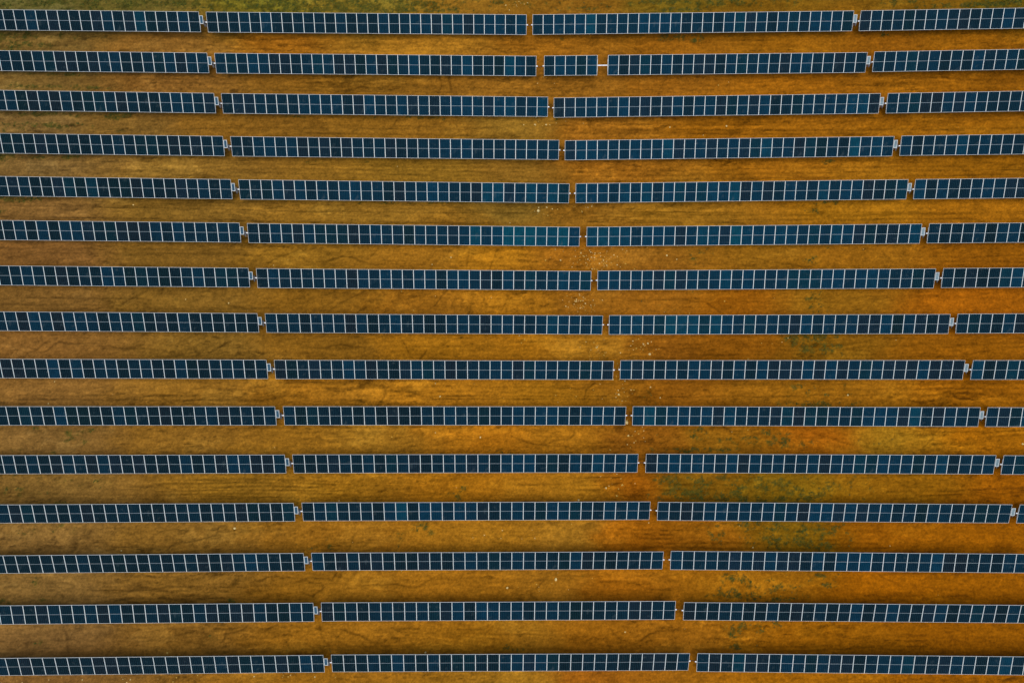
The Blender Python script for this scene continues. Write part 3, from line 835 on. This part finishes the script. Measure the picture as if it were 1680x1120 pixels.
near = np.clip(1 - (np.maximum(np.abs(X) - 60, np.maximum(Y - 51, -28 - Y))) / 15, 0, 1)
COLR = COLR * near[..., None] + np.array((0.115, 0.080, 0.022)) * (1 - near[..., None])
Z = terrain(X, Y) + RELIEF * near * 0.8
nv = X.size
me = bpy.data.meshes.new('ground')
me.vertices.add(nv)
co = np.empty((nv, 3), np.float32)
co[:, 0], co[:, 1], co[:, 2] = X.ravel(), Y.ravel(), Z.ravel()
me.vertices.foreach_set('co', co.ravel())
ny, nx = SHAPE
idx = np.arange(nv).reshape(SHAPE)
quads = np.stack([idx[:-1, :-1], idx[:-1, 1:], idx[1:, 1:], idx[1:, :-1]], -1).reshape(-1)
nf = quads.size // 4
me.loops.add(quads.size)
me.loops.foreach_set('vertex_index', quads.astype(np.int32))
me.polygons.add(nf)
me.polygons.foreach_set('loop_start', np.arange(0, nf * 4, 4, dtype=np.int32))
me.polygons.foreach_set('use_smooth', np.ones(nf, bool))
me.update(calc_edges=True)
at = me.attributes.new('soil', 'FLOAT_COLOR', 'POINT')
rgba = np.ones((nv, 4), np.float32)
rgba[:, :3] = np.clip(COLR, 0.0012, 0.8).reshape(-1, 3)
at.data.foreach_set('color', rgba.ravel())

M_SOIL, N, L, P = mat('bare_soil')
an = N.new('ShaderNodeAttribute')
an.attribute_name = 'soil'
tc = N.new('ShaderNodeTexCoord')


def noise(scale, detail, rough=0.6, vec=None):
    n = N.new('ShaderNodeTexNoise')
    n.inputs['Scale'].default_value = scale
    n.inputs['Detail'].default_value = detail
    n.inputs['Roughness'].default_value = rough
    L.new(vec or tc.outputs['Object'], n.inputs['Vector'])
    return n.outputs['Fac']


def rng_(src, a, b, lo=0.3, hi=0.7):
    n = N.new('ShaderNodeMapRange')
    n.inputs[1].default_value, n.inputs[2].default_value = lo, hi
    n.inputs[3].default_value, n.inputs[4].default_value = a, b
    n.clamp = True
    L.new(src, n.inputs[0])
    return n.outputs[0]


def mul(a, b):
    n = N.new('ShaderNodeMath')
    n.operation = 'MULTIPLY'
    L.new(a, n.inputs[0])
    L.new(b, n.inputs[1])
    return n.outputs[0]


grain = mul(rng_(noise(4.2, 5, .75), 0.66, 1.36), rng_(noise(1.3, 4), 0.9, 1.1))
sc = N.new('ShaderNodeVectorMath')
sc.operation = 'SCALE'
L.new(an.outputs['Color'], sc.inputs[0])
L.new(grain, sc.inputs['Scale'])
L.new(sc.outputs[0], P.inputs['Base Color'])
P.inputs['Roughness'].default_value = 0.95
P.inputs['Specular IOR Level'].default_value = 0.02
bp = N.new('ShaderNodeBump')
bp.inputs['Strength'].default_value = 0.6
bp.inputs['Distance'].default_value = 0.08
L.new(noise(3.5, 6, .7), bp.inputs['Height'])
L.new(bp.outputs[0], P.inputs['Normal'])
tag(new_obj('ground', me, None, M_SOIL), kind='structure')


def ground_z(x, y):
    i = min(max(int(np.searchsorted(GX, x)), 0), nx - 1)
    j = min(max(int(np.searchsorted(GY, y)), 0), ny - 1)
    return float(Z[j, i])


# ------------------------------------------------------------------ grass and weeds growing between the rows
def blade_tufts(pos, name, hmin, hmax, col, spread=1.0, blades=5):
    n = len(pos)
    g = np.random.default_rng(len(pos) + 3)
    V = np.zeros((n, blades, 3, 3), np.float32)
    ang = g.random((n, blades)) * 2 * np.pi
    lean = g.uniform(0.5, 1.1, (n, blades)) * spread
    hh = g.uniform(hmin, hmax, (n, 1)) * g.uniform(.6, 1.1, (n, blades))
    wd = hh * g.uniform(.22, .40, (n, blades))
    dx, dy = np.cos(ang), np.sin(ang)
    base = pos[:, None, :]
    V[:, :, 0] = base + np.stack([-dy * wd, dx * wd, 0 * dx], -1)
    V[:, :, 1] = base + np.stack([dy * wd, -dx * wd, 0 * dx], -1)
    V[:, :, 2] = base + np.stack([dx * hh * lean, dy * hh * lean, hh * .75], -1)
    V = V.reshape(-1, 3)
    m = bpy.data.meshes.new(name)
    nt = n * blades
    m.vertices.add(nt * 3)
    m.vertices.foreach_set('co', V.ravel())
    m.loops.add(nt * 3)
    m.loops.foreach_set('vertex_index', np.arange(nt * 3, dtype=np.int32))
    m.polygons.add(nt)
    m.polygons.foreach_set('loop_start', np.arange(0, nt * 3, 3, dtype=np.int32))
    m.update(calc_edges=True)
    a = m.attributes.new('tuft', 'FLOAT_COLOR', 'POINT')
    c = np.ones((n, blades * 3, 4), np.float32)
    c[:, :, :3] = col[:, None, :]
    c[:, :, :3] *= g.uniform(.75, 1.25, (n, blades))[:, :, None].repeat(3, 2).reshape(n, blades * 3, 1)
    a.data.foreach_set('color', c.ravel())
    return m


M_GRASS, N, L, P = mat('grass_blades')
an = N.new('ShaderNodeAttribute')
an.attribute_name = 'tuft'
L.new(an.outputs['Color'], P.inputs['Base Color'])
P.inputs['Roughness'].default_value = 0.8
P.inputs['Specular IOR Level'].default_value = 0.2

jj, ii = np.nonzero((PATCH > 0.10) & (np.abs(X) < 60) & (Y < 51) & (Y > -28))
pr = PATCH[jj, ii]
keep = rng.random(len(jj)) < pr * 0.42
jj, ii = jj[keep], ii[keep]
pos = np.stack([X[jj, ii] + rng.uniform(-.06, .06, len(jj)), Y[jj, ii] + rng.uniform(-.06, .06, len(jj)), Z[jj, ii] - 0.01], -1)
mixf = np.clip(PATCH[jj, ii] + rng.normal(0, .25, len(jj)), 0, 1)[:, None]
gcol = np.array((0.105, 0.080, 0.014)) * (1 - mixf) + np.array((0.036, 0.058, 0.0060)) * mixf
tag(new_obj('grass', blade_tufts(pos.astype(np.float32), 'grass', 0.06, 0.17, gcol), None, M_GRASS), 'low green and olive grass and weeds in ragged patches on the soil', 'grass', kind='stuff')
print('SH', SH.std(), 'tufts', len(pos))

# ------------------------------------------------------------------ stones
M_STONE = plain('pale_limestone', (0.50, 0.39, 0.15), 0.9, 0, .2, 8)
M_STONE_Y = plain('yellowish_stone', (0.38, 0.24, 0.035), 0.9, 0, .2, 8)


def stone_geo(s, r):
    b = MB()
    import bmesh
    bm = bmesh.new()
    bmesh.ops.create_icosphere(bm, subdivisions=2, radius=s)
    for v in bm.verts:
        v.co *= r.uniform(.75, 1.2)
        v.co.x *= 1.25
        v.co.z *= .6
    m = bpy.data.meshes.new('stone')
    bm.to_mesh(m)
    bm.free()
    return m


STONES = [
    (1028, 693, .17, 'large pale stone lying below the left block end of the tenth row gap'),
    (1063, 563, .10, 'pale stone on the stony strip just above the ninth row, left of another'),
    (1066, 581, .14, 'broad pale stone just above the left end of the ninth row right block'),
    (883, 346, .16, 'pale pointed stone in the rutted lane left of the track, below the fifth row'),
    (897, 340, .09, 'small cream stone just above and right of the pointed stone'),
    (878, 205, .11, 'long white stone beside the dirt track below the third row'),
    (896, 205, .09, 'small tan stone right of the long white stone below the third row'),
    (1192, 207, .09, 'white stone alone in the lane below the third row, right of the track'),
    (1099, 209, .08, 'white stone in the lane below the third row, nearest the track on its right'),
    (1094, 419, .10, 'white stone on bare soil below the left end of the sixth right row'),
    (1015, 647, .11, 'cream stone on the dirt track in the lane below the ninth row'),
    (1021, 795, .10, 'pale yellow stone at the edge of the track below the eleventh row'),
    (994, 800, .09, 'white stone left of the track, at the end of dark ruts'),
    (1012, 813, .10, 'yellowish stone left of the track just above the twelfth row'),
    (949, 820, .11, 'white stone tucked against the upper edge of the twelfth left row'),
    (385, 866, .13, 'bright white stone alone on brown soil below the twelfth row drive gap'),
    (912, 950, .14, 'cream stone with a bright top on tan soil below the thirteenth row'),
    (832, 964, .12, 'white stone in the lane above the fourteenth row'),
    (698, 1070, .10, 'cream stone against the upper edge of the bottom row'),
    (275, 1070, .11, 'yellow stone by the upper edge of the bottom left row'),
    (740, 422, .08, 'small white stone on the soil below the sixth left row'),
    (788, 717, .09, 'white stone on ochre soil in the lane below the tenth row'),
    (722, 650, .08, 'white stone on a straight rut in the lane below the ninth row'),
    (375, 497, .08, 'pale stone on a diagonal rill in the lane below the seventh left row'),
    (1391, 648, .09, 'white stone beside sparse weeds below the ninth right row'),
    (1678, 728, .12, 'cream stone at the right edge below the tenth right row'),
]
for k, (u, v, s, lab) in enumerate(STONES):
    x, y = G(u, v)
    o = new_obj('stone', stone_geo(s * .85, random), None, M_STONE if 'yellow' not in lab else M_STONE_Y)
    o.location = (x, y, ground_z(x, y) + s * .25)
    o.rotation_euler = (0, 0, random.uniform(0, 3.1))
    tag(o, lab, 'stone', 'pale stones lying on the soil')

# loose chippings along the track, far too many and too small to count
GR = [(960, 425, 45, 22, 60), (1000, 420, 30, 20, 30), (945, 495, 25, 25, 60), (965, 500, 15, 15, 25), (980, 570, 25, 15, 30), (1050, 570, 30, 15, 30), (1015, 620, 12, 30, 14), (1018, 650, 14, 22, 16), (1035, 715, 20, 20, 20), (1010, 790, 20, 22, 20), (960, 340, 25, 10, 14),
      (885, 345, 30, 15, 14), (890, 200, 30, 12, 18), (895, 140, 20, 16, 14), (850, 5, 20, 8, 16), (990, 430, 40, 20, 40), (1290, 560, 60, 20, 6), (900, 960, 60, 20, 12), (840, 880, 90, 20, 10), (1020, 650, 200, 20, 16), (700, 560, 300, 200, 26), (1150, 480, 200, 160, 26), (840, 560, 800, 520, 110), (30, 1112, 60, 6, 14), (220, 1113, 90, 6, 12), (500, 1110, 90, 8, 8)]
gb = MB()
gr = random.Random(9)
for (u, v, a, b, n) in GR:
    for _ in range(n):
        uu, vv = u + gr.gauss(0, a * .6), v + gr.gauss(0, b * .6)
        if not (0 < uu < 1680 and 0 < vv < 1120): continue
        x, y = G(uu, vv)
        s = gr.uniform(.03, .09)
        z = ground_z(x, y)
        vs = []
        for (px, py, pz) in ((1, 0, 0), (.3, .9, 0), (-.8, .6, 0), (-.9, -.5, 0), (.2, -1, 0), (0.1, 0, .8)):
            vs.append((x + s * px * gr.uniform(.7, 1.3), y + s * py * gr.uniform(.7, 1.3), z - .01 + s * pz))
        gb.add(vs, [(0, 1, 5), (1, 2, 5), (2, 3, 5), (3, 4, 5), (4, 0, 5)], 0 if gr.random() < .5 else 1)
gm = gb.mesh('gravel', [M_STONE, M_STONE_Y])
tag(new_obj('gravel', gm), 'loose pale and yellowish chippings strewn mostly along the dirt track', 'gravel', kind='stuff')
